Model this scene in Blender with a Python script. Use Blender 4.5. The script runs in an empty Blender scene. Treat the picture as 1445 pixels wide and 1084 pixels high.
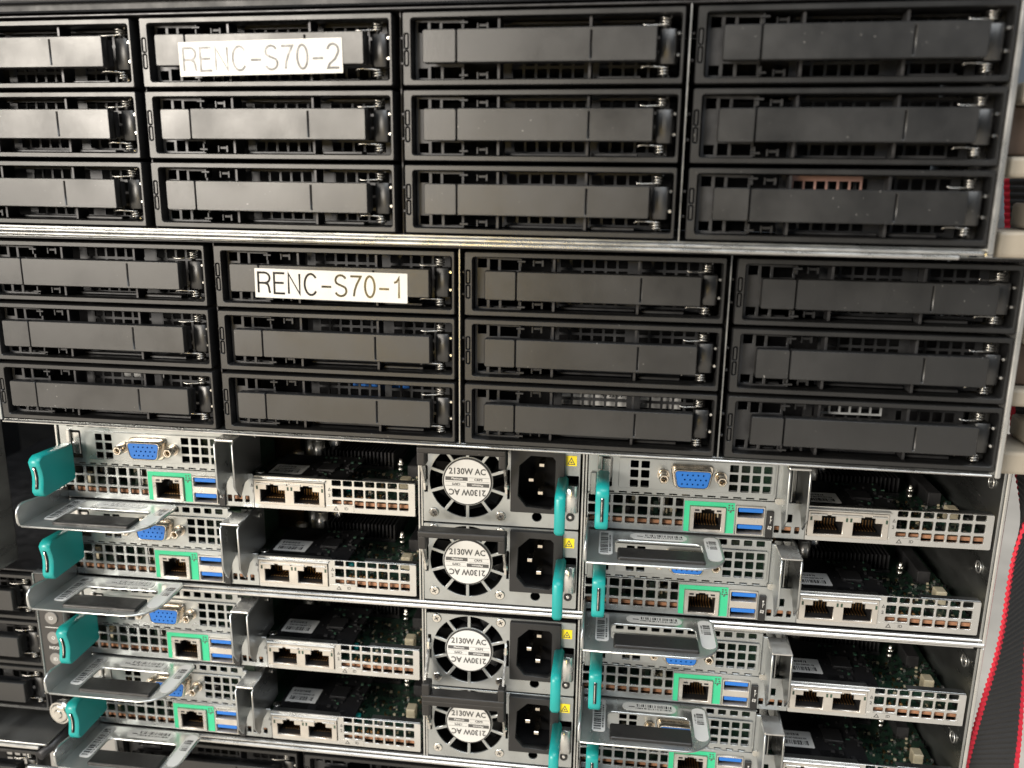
import bpy, bmesh, math, random
from mathutils import Matrix, Vector
random.seed(7)
S = bpy.context.scene
COL = S.collection
MM = 0.001

# ------------------------------------------------------------------ camera, world, lamps, exposure
cam_d = bpy.data.cameras.new('camera'); cam = bpy.data.objects.new('camera', cam_d); COL.objects.link(cam)
RX, UX, FX = Vector((0.98996, 0.14073, 0.01271)), Vector((-0.04497, 0.22877, 0.97244)), Vector((-0.13394, 0.96325, -0.23281))
cam.matrix_world = Matrix(((RX.x, UX.x, -FX.x, 0.066899), (RX.y, UX.y, -FX.y, -0.337622), (RX.z, UX.z, -FX.z, 0.027972), (0, 0, 0, 1)))
cam_d.sensor_width = 36.0
cam_d.lens = 36.0 * 1200.24 / 1445.0
cam_d.clip_start = 0.01; cam_d.clip_end = 60.0
cam_d.dof.use_dof = True; cam_d.dof.focus_distance = 0.385; cam_d.dof.aperture_fstop = 8.0
S.camera = cam

W = bpy.data.worlds.new('World'); S.world = W; W.use_nodes = True
bg = W.node_tree.nodes['Background']; bg.inputs[0].default_value = (0.78, 0.89, 1.0, 1); bg.inputs[1].default_value = 0.15

def area_lamp(name, loc, target, sx, sy, power, color):
    d = bpy.data.lights.new(name, 'AREA'); d.shape = 'RECTANGLE'; d.size = sx; d.size_y = sy; d.energy = power; d.color = color
    o = bpy.data.objects.new(name, d); COL.objects.link(o); o.location = loc
    o.rotation_euler = (Vector(target) - Vector(loc)).to_track_quat('-Z', 'Y').to_euler()
    return o
# big bright opening to the front left, a softer one overhead to the right
area_lamp('opening_light', (-1.48, -2.02, 0.50), (-0.05, 0.0, 0.0), 0.95, 0.72, 105.0, (1.0, 0.92, 0.81))
area_lamp('ceiling_light', (0.35, -1.7, 2.3), (0.35, -1.7, 0.0), 2.2, 2.0, 95.0, (0.95, 0.98, 1.0))
area_lamp('rear_floor_fill', (1.5, 1.6, 2.3), (1.5, 1.6, 0.0), 2.2, 2.0, 42.0, (1.0, 0.98, 0.95))  # added fill, unseen, to brighten the floor behind on the right
area_lamp('label_glint_fill', (-0.347, -1.154, -0.157), (-0.027, 0.0, -0.014), 0.13, 0.11, 1.25, (1.0, 0.70, 0.22))  # added warm fill, unseen, for the gold glint on the lower label
S.view_settings.view_transform = 'Standard'; S.view_settings.look = 'None'
S.view_settings.gamma = 1.0; S.view_settings.use_curve_mapping = False
S.view_settings.exposure = -0.22

# ------------------------------------------------------------------ materials
MATS = {}
def mat(name, col, rough=0.5, metal=0.0, var=0.10, vscale=60.0, rvar=0.12, bump=0.0, bscale=2500.0, specks=0.0, coat=0.0, stretch=(1, 1, 1), spec=0.5, streak=0.0, col2=None, thr=0.55):
    m = bpy.data.materials.new(name); m.use_nodes = True
    nt = m.node_tree; N = nt.nodes; L = nt.links; b = N['Principled BSDF']
    b.inputs['Metallic'].default_value = metal; b.inputs['Specular IOR Level'].default_value = spec
    b.inputs['Coat Weight'].default_value = coat; b.inputs['Coat Roughness'].default_value = 0.08
    tc = N.new('ShaderNodeTexCoord'); oi = N.new('ShaderNodeObjectInfo')
    mul = N.new('ShaderNodeMath'); mul.operation = 'MULTIPLY'; mul.inputs[1].default_value = 3.7; L.new(oi.outputs['Random'], mul.inputs[0])
    add = N.new('ShaderNodeVectorMath'); add.operation = 'ADD'; L.new(tc.outputs['Object'], add.inputs[0]); L.new(mul.outputs[0], add.inputs[1])
    st = N.new('ShaderNodeVectorMath'); st.operation = 'MULTIPLY'; st.inputs[1].default_value = stretch; L.new(add.outputs[0], st.inputs[0])
    no = N.new('ShaderNodeTexNoise'); no.inputs['Scale'].default_value = vscale; no.inputs['Detail'].default_value = 5; no.inputs['Roughness'].default_value = 0.6; L.new(st.outputs[0], no.inputs['Vector'])
    mr = N.new('ShaderNodeMapRange'); mr.inputs[1].default_value = 0.3; mr.inputs[2].default_value = 0.7; mr.inputs[3].default_value = 1 - var; mr.inputs[4].default_value = 1 + var; L.new(no.outputs['Fac'], mr.inputs[0])
    cm = N.new('ShaderNodeVectorMath'); cm.operation = 'SCALE'; cm.inputs[0].default_value = col; L.new(mr.outputs[0], cm.inputs['Scale'])
    last = cm.outputs[0]
    if col2 is not None:
        n3 = N.new('ShaderNodeTexNoise'); n3.inputs['Scale'].default_value = vscale * 9; n3.inputs['Detail'].default_value = 1; L.new(add.outputs[0], n3.inputs['Vector'])
        g3 = N.new('ShaderNodeMapRange'); g3.inputs[1].default_value = thr; g3.inputs[2].default_value = thr + 0.04; L.new(n3.outputs['Fac'], g3.inputs[0])
        x3 = N.new('ShaderNodeMix'); x3.data_type = 'RGBA'; L.new(g3.outputs[0], x3.inputs['Factor']); L.new(last, x3.inputs['A']); x3.inputs['B'].default_value = (*col2, 1); last = x3.outputs['Result']
    if specks:
        n2 = N.new('ShaderNodeTexNoise'); n2.inputs['Scale'].default_value = 1100; n2.inputs['Detail'].default_value = 0; L.new(add.outputs[0], n2.inputs['Vector'])
        g = N.new('ShaderNodeMapRange'); g.inputs[1].default_value = 0.868; g.inputs[2].default_value = 0.89; g.inputs[4].default_value = specks; L.new(n2.outputs['Fac'], g.inputs[0])
        mx = N.new('ShaderNodeMix'); mx.data_type = 'RGBA'; L.new(g.outputs[0], mx.inputs['Factor']); L.new(last, mx.inputs['A']); mx.inputs['B'].default_value = (0.45, 0.44, 0.42, 1); last = mx.outputs['Result']
    L.new(last, b.inputs['Base Color'])
    rr_ = N.new('ShaderNodeMapRange'); rr_.inputs[1].default_value = 0.3; rr_.inputs[2].default_value = 0.7; rr_.inputs[3].default_value = max(0.03, rough - rvar); rr_.inputs[4].default_value = min(1, rough + rvar); L.new(no.outputs['Fac'], rr_.inputs[0]); L.new(rr_.outputs[0], b.inputs['Roughness'])
    if bump:
        bn = N.new('ShaderNodeTexNoise'); bn.inputs['Scale'].default_value = bscale; bn.inputs['Detail'].default_value = 2; L.new(st.outputs[0], bn.inputs['Vector'])
        bp = N.new('ShaderNodeBump'); bp.inputs['Strength'].default_value = bump; bp.inputs['Distance'].default_value = 0.0002; L.new(bn.outputs['Fac'], bp.inputs['Height']); L.new(bp.outputs[0], b.inputs['Normal'])
    MATS[name] = m
    return m
mat('carrier_plastic', (0.0065, 0.0067, 0.0072), 0.39, var=0.18, vscale=45, rvar=0.05, spec=0.7, bump=0.10, bscale=4200, specks=0.15)
mat('handle_plastic', (0.0075, 0.0078, 0.0085), 0.39, var=0.25, vscale=38, rvar=0.08, spec=0.8, bump=0.13, bscale=4200, specks=0.35)
mat('dark_plastic', (0.012, 0.012, 0.013), 0.45, var=0.1)
mat('black_interior', (0.006, 0.006, 0.007), 0.75, var=0.1, spec=0.2)
mat('dark_metal', (0.05, 0.05, 0.053), 0.42, 0.6, var=0.25, vscale=120)
mat('mesh_metal', (0.045, 0.046, 0.049), 0.42, 0.6, var=0.2, vscale=90)
mat('spring_steel', (0.36, 0.35, 0.33), 0.28, 1.0, var=0.15, vscale=200)
mat('tray_steel', (0.50, 0.515, 0.51), 0.32, 0.85, var=0.14, vscale=45, rvar=0.10, stretch=(1, 0.3, 1))
mat('bright_metal', (0.70, 0.68, 0.64), 0.24, 1.0, var=0.12, vscale=200)
mat('zinc', (0.40, 0.42, 0.425), 0.34, 0.82, var=0.10, vscale=70, rvar=0.12, bump=0.08, bscale=600, specks=0.0)
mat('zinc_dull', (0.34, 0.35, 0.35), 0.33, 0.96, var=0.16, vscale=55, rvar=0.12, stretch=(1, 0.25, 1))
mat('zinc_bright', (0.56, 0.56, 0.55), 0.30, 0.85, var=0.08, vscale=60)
mat('nickel', (0.66, 0.60, 0.52), 0.22, 1.0, var=0.12, vscale=200)
mat('port_shell', (0.56, 0.53, 0.49), 0.34, 0.75, var=0.10, vscale=150)
mat('teal', (0.008, 0.30, 0.29), 0.36, var=0.06, vscale=50, rvar=0.06)
mat('green_sticker', (0.035, 0.48, 0.24), 0.42, var=0.05)
mat('blue_plastic', (0.010, 0.14, 0.52), 0.38, var=0.05)
mat('white_label', (0.60, 0.60, 0.59), 0.40, var=0.03, rvar=0.05)
mat('tape', (0.60, 0.59, 0.56), 0.33, var=0.04, vscale=120, rvar=0.10, bump=0.5, bscale=350, spec=0.25)
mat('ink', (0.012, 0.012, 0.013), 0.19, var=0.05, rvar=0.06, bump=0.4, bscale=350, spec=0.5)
mat('glare_ink', (0.035, 0.034, 0.033), 0.31, var=0.3, vscale=300, rvar=0.10, bump=0.5, bscale=350, spec=0.4)  # paler mottled ink: glare on the upper label put into the letter colour
mat('grey_ink', (0.07, 0.07, 0.07), 0.5, var=0.05)
mat('yellow_sticker', (0.86, 0.68, 0.02), 0.40, var=0.03)
mat('rubber', (0.014, 0.013, 0.0125), 0.48, var=0.15, vscale=160, bump=0.3, bscale=900, specks=0.2)
mat('pcb', (0.009, 0.040, 0.027), 0.40, var=0.4, vscale=400, coat=0.15, col2=(0.09, 0.14, 0.085), thr=0.58)
mat('copper', (0.42, 0.215, 0.125), 0.48, 0.1, var=0.22, vscale=200)
mat('gold', (0.30, 0.18, 0.08), 0.38, 1.0, var=0.1)
mat('beige_part', (0.48, 0.43, 0.31), 0.5, var=0.1)
mat('capacitor_top', (0.62, 0.61, 0.60), 0.30, 0.85, var=0.1)
mat('beige_reflection', (0.27, 0.24, 0.195), 0.45, var=0.08, vscale=30)  # warm floor reflection on the metal blocks, put into the base colour
mat('brown_part', (0.06, 0.038, 0.026), 0.5)
mat('red_webbing', (0.50, 0.010, 0.030), 0.7, var=0.15, vscale=500, bump=0.5, bscale=1500)
mat('black_webbing', (0.018, 0.018, 0.019), 0.75, var=0.2, vscale=500, bump=0.5, bscale=1500)
mat('floor_concrete', (0.66, 0.61, 0.54), 0.7, var=0.22, vscale=5.0, rvar=0.1, bump=0.2, bscale=60)
mat('control_panel', (0.035, 0.033, 0.032), 0.4)
mat('button_grey', (0.20, 0.19, 0.18), 0.4)
mat('cabinet_black', (0.010, 0.012, 0.016), 0.5)
mat('pink_part', (0.45, 0.28, 0.24), 0.5)
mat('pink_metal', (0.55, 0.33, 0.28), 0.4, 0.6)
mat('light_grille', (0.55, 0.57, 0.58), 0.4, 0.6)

# ------------------------------------------------------------------ mesh helpers (all numbers in millimetres)
def mesh_obj(name, me, parent=None, mats=()):
    o = bpy.data.objects.new(name, me); COL.objects.link(o)
    if parent: o.parent = parent
    for k in mats: me.materials.append(MATS[k])
    return o
class MB:
    def __init__(s): s.bm = bmesh.new(); s.mi = 0
    def _tag(s, fs, smooth=False):
        for f in fs:
            f.material_index = s.mi; f.smooth = smooth
    def box(s, x0, x1, y0, y1, z0, z1, bev=0.0, seg=1):
        x0, x1 = sorted((x0, x1)); y0, y1 = sorted((y0, y1)); z0, z1 = sorted((z0, z1))
        t = bmesh.new()
        v = [t.verts.new((x, y, z)) for x in (x0, x1) for y in (y0, y1) for z in (z0, z1)]
        for q in ((0, 1, 3, 2), (4, 6, 7, 5), (0, 4, 5, 1), (2, 3, 7, 6), (0, 2, 6, 4), (1, 5, 7, 3)): t.faces.new([v[i] for i in q])
        if bev: bmesh.ops.bevel(t, geom=list(t.edges), offset=bev, segments=seg, affect='EDGES', profile=0.5)
        s.add(t)
        return s
    def add(s, t, smooth=False, M=None):
        if M is not None: bmesh.ops.transform(t, matrix=M, verts=t.verts)
        mp = {v: s.bm.verts.new(v.co) for v in t.verts}
        for f in t.faces:
            n = s.bm.faces.new([mp[v] for v in f.verts]); n.material_index = s.mi; n.smooth = smooth or f.smooth
        t.free(); return s
    def mesh(s, me):
        "adds an existing mm mesh"
        t = bmesh.new(); t.from_mesh(me); s.add(t); bpy.data.meshes.remove(me); return s
    def cyl(s, c, axis, r, l, n=16, r2=None, smooth=True, cap=True):
        "c = centre of the base, l along axis"
        t = bmesh.new(); r2 = r if r2 is None else r2
        a = [(r * math.cos(2 * math.pi * i / n), r * math.sin(2 * math.pi * i / n)) for i in range(n)]
        lo = [t.verts.new((p, q_, 0)) for p, q_ in a]; hi = [t.verts.new((p * r2 / r, q_ * r2 / r, l)) for p, q_ in a]
        for i in range(n):
            f = t.faces.new((lo[i], lo[(i + 1) % n], hi[(i + 1) % n], hi[i])); f.smooth = smooth
        if cap: t.faces.new(hi); t.faces.new(lo[::-1])
        R = Vector((0, 0, 1)).rotation_difference(Vector(axis)).to_matrix().to_4x4()
        return s.add(t, M=Matrix.Translation(c) @ R)
    def tube(s, pts, r, n=6):
        P = [Vector(p) for p in pts]; t = bmesh.new(); rings = []
        up = Vector((0, 0, 1))
        for i, p in enumerate(P):
            d = (P[min(i + 1, len(P) - 1)] - P[max(i - 1, 0)]).normalized()
            u = up if abs(d.dot(up)) < 0.95 else Vector((1, 0, 0))
            a = d.cross(u).normalized(); b = a.cross(d)
            rings.append([t.verts.new(p + (a * math.cos(2 * math.pi * k / n) + b * math.sin(2 * math.pi * k / n)) * r) for k in range(n)])
        for A, B in zip(rings, rings[1:]):
            for k in range(n):
                f = t.faces.new((A[k], A[(k + 1) % n], B[(k + 1) % n], B[k])); f.smooth = True
        t.faces.new(rings[0][::-1]); t.faces.new(rings[-1])
        bmesh.ops.recalc_face_normals(t, faces=t.faces)
        return s.add(t)
    def quad(s, pts):
        s.bm.faces.new([s.bm.verts.new(p) for p in pts]).material_index = s.mi; return s
    def done(s, name, mats, parent=None):
        me = bpy.data.meshes.new(name)
        bmesh.ops.scale(s.bm, vec=(MM,) * 3, verts=s.bm.verts)
        s.bm.to_mesh(me); s.bm.free()
        return mesh_obj(name, me, parent, (mats,) if isinstance(mats, str) else mats)
def rr(x0, x1, z0, z1, r=0.0, n=3):
    x0, x1 = sorted((x0, x1)); z0, z1 = sorted((z0, z1))
    if r <= 0: return [(x0, z0), (x1, z0), (x1, z1), (x0, z1)]
    P = []
    for cx, cz, a in ((x1 - r, z0 + r, -90), (x1 - r, z1 - r, 0), (x0 + r, z1 - r, 90), (x0 + r, z0 + r, 180)):
        for k in range(n + 1):
            t = math.radians(a + 90 * k / n); P.append((cx + r * math.cos(t), cz + r * math.sin(t)))
    return P
def circ(cx, cz, r, n=16): return [(cx + r * math.cos(2 * math.pi * k / n), cz + r * math.sin(2 * math.pi * k / n)) for k in range(n)]
def sheet_mesh(loops, depth, at, plane='XZ', bev=0.0):
    """outline loops (holes are inner loops) filled, thickened by depth, bevelled; 'at' = smallest coordinate on the normal axis"""
    cu = bpy.data.curves.new('c', 'CURVE'); cu.dimensions = '2D'; cu.fill_mode = 'BOTH'
    cu.extrude = max(depth / 2 - bev, 0); cu.bevel_depth = bev; cu.bevel_resolution = 0; cu.offset = -bev
    for lp in loops:
        sp = cu.splines.new('POLY'); sp.points.add(len(lp) - 1); sp.use_cyclic_u = True
        for p, c in zip(sp.points, lp): p.co = (c[0], c[1], 0, 1)
    o = bpy.data.objects.new('c', cu); me = bpy.data.meshes.new_from_object(o)
    bpy.data.objects.remove(o); bpy.data.curves.remove(cu)
    mid = at + depth / 2
    for v in me.vertices:
        a, b, c = v.co
        v.co = (a, mid - c, b) if plane == 'XZ' else ((a, b, mid + c) if plane == 'XY' else (mid + c, a, b))
    return me
def sheet(name, loops, depth, at, m, parent, plane='XZ', bev=0.0):
    b = MB(); b.mesh(sheet_mesh(loops, depth, at, plane, bev)); return b.done(name, m, parent)
def text_mesh(s, size, bold=0.0):
    cu = bpy.data.curves.new('t', 'FONT'); cu.body = s; cu.size = size; cu.align_x = 'CENTER'; cu.align_y = 'CENTER'; cu.offset = bold; cu.resolution_u = 2
    o = bpy.data.objects.new('t', cu); me = bpy.data.meshes.new_from_object(o); bpy.data.objects.remove(o); bpy.data.curves.remove(cu)
    return me
def put_text(b, s, size, cx, cz, y, bold=0.0, sx=1.0, rot=0):
    me = text_mesh(s, size, bold); c, n = math.cos(math.radians(rot)), math.sin(math.radians(rot))
    for v in me.vertices:
        p, q = v.co.x * sx, v.co.y; v.co = (cx + p * c - q * n, y, cz + p * n + q * c)
    b.mesh(me)
def empty(name, M, label=None, cat=None, group=None):
    o = bpy.data.objects.new(name, None); COL.objects.link(o); o.empty_display_size = 0.01; o.matrix_world = M
    tag(o, label, cat, group); return o
def tag(o, label=None, cat=None, group=None, kind=None):
    for k, v in (('label', label), ('category', cat), ('group', group), ('kind', kind)):
        if v: o[k] = v
    return o
def copy_tree(o, parent=None):
    c = o.copy(); COL.objects.link(c); c.parent = parent
    if 'label' in c and parent is None: del c['label']
    for ch in list(o.children): copy_tree(ch, c)
    return c
def frame(x, y, z, w): return Matrix.Translation((x * MM, y * MM, z * MM)) @ Matrix.Rotation(w, 4, 'Z')
CH = {'upper': frame(-21.35, -10.31, 87.75, -0.04038), 'lower': frame(0, 0, 0, 0),
      'n1': frame(0, 28.755, -89.06, 0.02195), 'n2': frame(0.25, 31.40, -177.34, 0.01490)}
def at(ch, x, y, z): return CH[ch] @ Matrix.Translation((x * MM, y * MM, z * MM))

# ------------------------------------------------------------------ floor
b = MB(); b.quad([(-20000, -20000, -620), (20000, -20000, -620), (20000, 20000, -620), (-20000, 20000, -620)])
tag(b.done('floor', 'floor_concrete'), kind='structure')

# ------------------------------------------------------------------ storage chassis
PITCH, RP, WC, HC = 107.0, 27.21, 102.98, 25.75
def ear(e, side):
    "rack ear with its latch blocks at the right hand edge"
    b = MB(); b.box(211.8, 214.2, 3, 22, 1, -82, 0.5); b.done('ear_plate', 'zinc_bright', e)
def storage_chassis(name, key, label, x0=-215.5, x1=211.4, depth=330, lips=True, gap=('dark_metal', 'dark_metal', 'zinc_dull')):
    e = empty(name, CH[key], label, 'server chassis')
    MB().box(x0, x1, 0.6, depth, 1.1, 1.9, 0.2).done('top_cover', 'dark_metal', e)
    slots = [rr(x, x + 3.4, 0.5, 3.4, 0.2, 1) for x in [x0 + 6 + 5.7 * k for k in range(int((x1 - x0 - 14) / 5.7))]]
    MB().box(x0, x1, 2, depth, -81.0, -81.8, 0.1).done('bottom_tray', 'zinc_dull', e)
    if lips:
        MB().box(x0 + 1, x1 - 2, -1.2, 1.6, -81.9, -83.1, 0.4).done('front_lip', 'zinc_bright', e)
        MB().box(x0 + 1, x1 - 10, -1.8, 1.4, -83.4, -84.7, 0.45).done('front_lip', 'zinc_bright', e)
    else:
        MB().box(x0 + 1, x1 - 2, -0.6, 1.6, -81.3, -82.1, 0.25).done('front_lip', 'zinc_bright', e)
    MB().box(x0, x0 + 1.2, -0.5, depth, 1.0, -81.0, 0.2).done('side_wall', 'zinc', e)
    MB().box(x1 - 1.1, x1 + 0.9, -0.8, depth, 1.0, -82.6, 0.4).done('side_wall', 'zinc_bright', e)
    for c in range(3):
        xg = -PITCH + c * PITCH - (PITCH - WC) / 2
        d = MB(); d.box(xg - 0.5, xg + 0.0, 0.9 if gap[c] != 'dark_metal' else 5.0, depth, 0.9, -80.9); d.done('divider', gap[c], e)
        p = MB()
        for r in range(3):
            for zz in (-8.0, -17.0):
                p.box(xg + 0.3, xg + 1.5, 3.0, 6, -r * RP + zz, -r * RP + zz - 1.0, 0.2)
        p.done('catch', 'dark_metal', e)
    MB().box(x0 + 2, x1 - 2, 78, 80, 0.8, -80.8).done('backplane', 'black_interior', e)
    return e
up = storage_chassis('storage_server', 'upper', 'upper black storage server holding twelve drive carriers, marked RENC-S70-2')
lo = storage_chassis('storage_server', 'lower', 'middle black storage server holding twelve drive carriers, marked RENC-S70-1', lips=False, gap=('dark_metal', 'zinc_dull', 'zinc_dull'))
# perforated slot strip on the lid of the middle server
sl = [rr(-211 + 5.9 * k, -211 + 5.9 * k + 3.3, 2.35, 3.15, 0.15, 1) for k in range(71)]
sheet('vent_strip', [rr(-214.5, 210.8, 1.95, 3.6)] + sl, 0.8, 1.2, 'zinc_dull', lo)
# right hand ears with latch blocks
def ear_parts(e, z0, z1, dx):
    MB().box(212.4, 214.4 + dx, 8, 30, z0 + 2, z1, 0.6, 2).done('ear_plate', 'zinc_bright', e)
    MB().box(215.2 + dx, 245, 8, 36, z1, z1 + 9.5, 1.4, 2).done('latch_block', 'beige_reflection', e)
    MB().box(227.0 + dx, 245, 3, 34, z1 + 9.8, z1 + 19.0, 1.4, 2).done('latch_block', 'beige_reflection', e)
    MB().box(215.4 + dx, 245, 8, 36, z1 + 27.8, z1 + 35.0, 1.4, 2).done('latch_block', 'beige_reflection', e)
    MB().box(214.8 + dx, 245, 14, 36, z1 + 35.4, z1 + 52, 0.8, 2).done('latch_block', 'brown_part', e)
    MB().box(216.4 + dx, 245, 8, 36, z1 + 52.4, z1 + 60, 1.4, 2).done('latch_block', 'beige_reflection', e)
ear_parts(up, 0, -84.5, 1.0); ear_parts(lo, 0, -83.5, 0.3)

# ------------------------------------------------------------------ drive carrier
def make_carrier():
    e = empty('drive_carrier', Matrix())
    lps = [(0.75, 2.25, -7.4, -12.7), (0.75, 2.25, -13.4, -18.7)]
    sheet('frame', [rr(0, WC, -HC, 0, 0.7), rr(3.3, 101.7, -23.6, -2.15, 0.9)] + [rr(a, b_, c, d, 0.45, 2) for a, b_, c, d in lps], 9.0, 0, 'carrier_plastic', e, bev=0.32)
    for a, b_, c, d in lps: sheet('light_pipe', [rr(a + 0.28, b_ - 0.28, c - 0.28, d + 0.28, 0.3, 2)], 4, 0.15, 'handle_plastic', e, bev=0.1)
    sheet('handle', [rr(21.9, 93.5, -18.5, -6.95, 0.6), rr(70.35, 70.8, -17.4, -8.2)], 4.2, -4.8, 'handle_plastic', e, bev=0.28)
    sheet('release_button', [rr(9.0, 21.55, -18.5, -6.95, 0.8)], 4.0, -4.7, 'handle_plastic', e, bev=0.28)
    b = MB(); b.box(10.5, 93.2, -0.55, 2.2, -17.6, -7.8); b.done('handle_core', 'dark_plastic', e)
    lp = [(94.3, 2.6), (95.4, 2.1), (97.8, 1.75), (99.4, 1.9), (100.25, 2.5), (100.25, 8), (94.3, 8)]
    sheet('hinge_block', [lp], 11.7, -18.75, 'handle_plastic', e, plane='XY', bev=0.15)
    b = MB()
    for x in (36.0, 69.6): b.box(x - 0.55, x + 0.55, 2.5, 9.5, -2.2, -23.5, 0.12)
    b.box(34, 92, 12.0, 13.2, -2.2, -3.0); b.done('rib', 'dark_metal', e)
    holes = []
    for i in range(12):
        for k in range(4): holes.append(rr(38.2 + 4.75 * i, 38.2 + 4.75 * i + 3.75, -3.2 - 5.05 * k, -7.2 - 5.05 * k, 0.25, 1))
    holes = [h for h in holes if not (66.5 < h[0][0] < 71)]
    sheet('grille', [rr(34.5, 97.5, -24.0, -2.0)] + holes, 0.8, 14.0, 'mesh_metal', e)
    # sheet bracket at the button end
    sheet('bracket', [rr(3.6, 22.4, -23.6, -2.2), rr(4.8, 8.4, -6.6, -3.0), rr(4.8, 8.4, -22.6, -19.2), rr(9.7, 13.0, -7.6, -3.2), rr(14.2, 21.4, -7.4, -3.4), rr(9.7, 13.4, -22.8, -18.6), rr(14.6, 21.4, -22.8, -18.8)], 0.9, 4.5, 'mesh_metal', e, bev=0.12)
    b = MB()
    for z, s in ((-4.2, 1), (-21.4, -1)):
        b.box(22.2, 23.0, 2.4, 7, z - 1.7, z + 1.7, 0.15); b.box(21.2, 24.6, 1.8, 3.2, z + 0.6 * s - 0.4, z + 0.6 * s + 0.4, 0.15)
        b.box(27.0, 31.5, 6, 8, z - 0.4, z + 0.7, 0.15); b.box(27.0, 27.7, 5.5, 8, z - 1.6, z + 1.0, 0.1); b.box(30.6, 31.5, 5.5, 8, z - 1.6, z + 1.0, 0.1)
    b.done('catch', 'mesh_metal', e)
    b = MB(); b.box(37.5, 68.6, 9.0, 11.5, -23.4, -22.4, 0.2); b.box(71.0, 88, 6.0, 11.5, -23.4, -22.3, 0.2); b.box(6, 20.5, 7, 10, -23.4, -22.6, 0.2); b.done('ledge', 'mesh_metal', e)
    for z0, up_ in ((-2.6, -1), (-22.9, 1)):
        pts = []
        for k in range(0, 37):
            t = k / 12 * 2 * math.pi; pts.append((96.0 + 1.9 * math.cos(t), 4.0 + 1.9 * math.sin(t), z0 + up_ * (0.2 + 3.0 * k / 36)))
        x, y, z = pts[-1]
        pts += [(x - 3.5, y - 2.2, z), (x - 7.5, y - 2.7, z + 0.25 * up_), (x - 9.2, y - 2.6, z + 0.1 * up_), (x - 9.9, y - 2.4, z - 0.5 * up_)]
        b = MB(); b.tube(pts, 0.33, 6); b.cyl((96.0, 4.0, z0 - 0.2), (0, 0, up_), 0.9, 4.2, 10); b.done('spring', 'spring_steel', e)
    for z in (-8.6, -15.8):
        b = MB(); b.cyl((100.95, 3.0, z), (0, -1, 0), 0.75, 1.6, 10, 0.5); b.done('rivet', 'bright_metal', e)
    b = MB(); b.box(4, 101, 30, 31, -2.2, -23.5); b.done('drive', 'black_interior', e)
    return e
carrier = make_carrier()
COLW = ['first', 'second', 'third', 'fourth']; ROWW = ['top', 'middle', 'bottom']
CAR = {}
def drive_card(e, m, x0, x1, z0, z1, printed=None):
    "sticker of the drive seen through the grille"
    b = MB(); b.box(x0, x1, 20.6, 21.0, z0, z1)
    if printed:
        b.mi = 1; put_text(b, printed, 2.6, (x0 + x1) / 2, (z0 + z1) / 2, 20.55, 0.06)
        b.mi = 0
    b.done('drive_sticker', (m, 'ink'), e)
first = True
for key, nm in (('upper', 'upper'), ('lower', 'middle')):
    for c in range(4):
        for r in range(3):
            o = carrier if first else copy_tree(carrier); first = False
            o.matrix_world = at(key, (c - 2) * PITCH, 0, -r * RP)
            tag(o, 'black drive carrier, %s column from the left, %s row of the %s server' % (COLW[c], ROWW[r], nm), 'drive carrier', 'drive carriers in the storage servers')
            CAR[key, c, r] = o
CAR['upper', 1, 0]['label'] = 'black drive carrier with the glare-washed RENC-S70-2 label across its handle'
CAR['lower', 1, 0]['label'] = 'black drive carrier with the crisp RENC-S70-1 label across its handle'
CAR['lower', 1, 2]['label'] = 'black drive carrier with blue sticker behind its grille, second column, bottom row'
CAR['lower', 2, 2]['label'] = 'black drive carrier with white printed sticker behind its grille, middle server bottom row'
CAR['upper', 3, 2]['label'] = 'black drive carrier with lit grille strip painted pinkish, upper server bottom right corner'
drive_card(CAR['lower', 2, 2], 'white_label', 38, 90, -2.2, -12, '43 22 09 17 43')
drive_card(CAR['lower', 0, 2], 'white_label', 47, 68, -2.2, -9, '20 41 23')
drive_card(CAR['lower', 1, 2], 'blue_plastic', 52, 78, -2.2, -9)
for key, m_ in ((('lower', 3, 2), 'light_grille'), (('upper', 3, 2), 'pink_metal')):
    sheet('drive_vent', [rr(37.4, 62.2, -8.4, -2.4)] + [rr(38.2 + 4.0 * k, 41.4 + 4.0 * k, -7.6, -4.2) for k in range(6)], 0.7, 11.5, m_, CAR[key])  # grille cells catching light, painted as a brighter strip over the dark grille
rg_ = random.Random(3)
for o in CAR.values():
    for ch in o.children:
        if ch.name.startswith('grille'): ch.location = (rg_.uniform(-1.6, 1.6) * MM, rg_.uniform(-1, 5) * MM, rg_.uniform(-0.9, 0.9) * MM)
        if ch.name.startswith(('spring', 'handle', 'release')): ch.location.z += rg_.uniform(-0.12, 0.12) * MM

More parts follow.
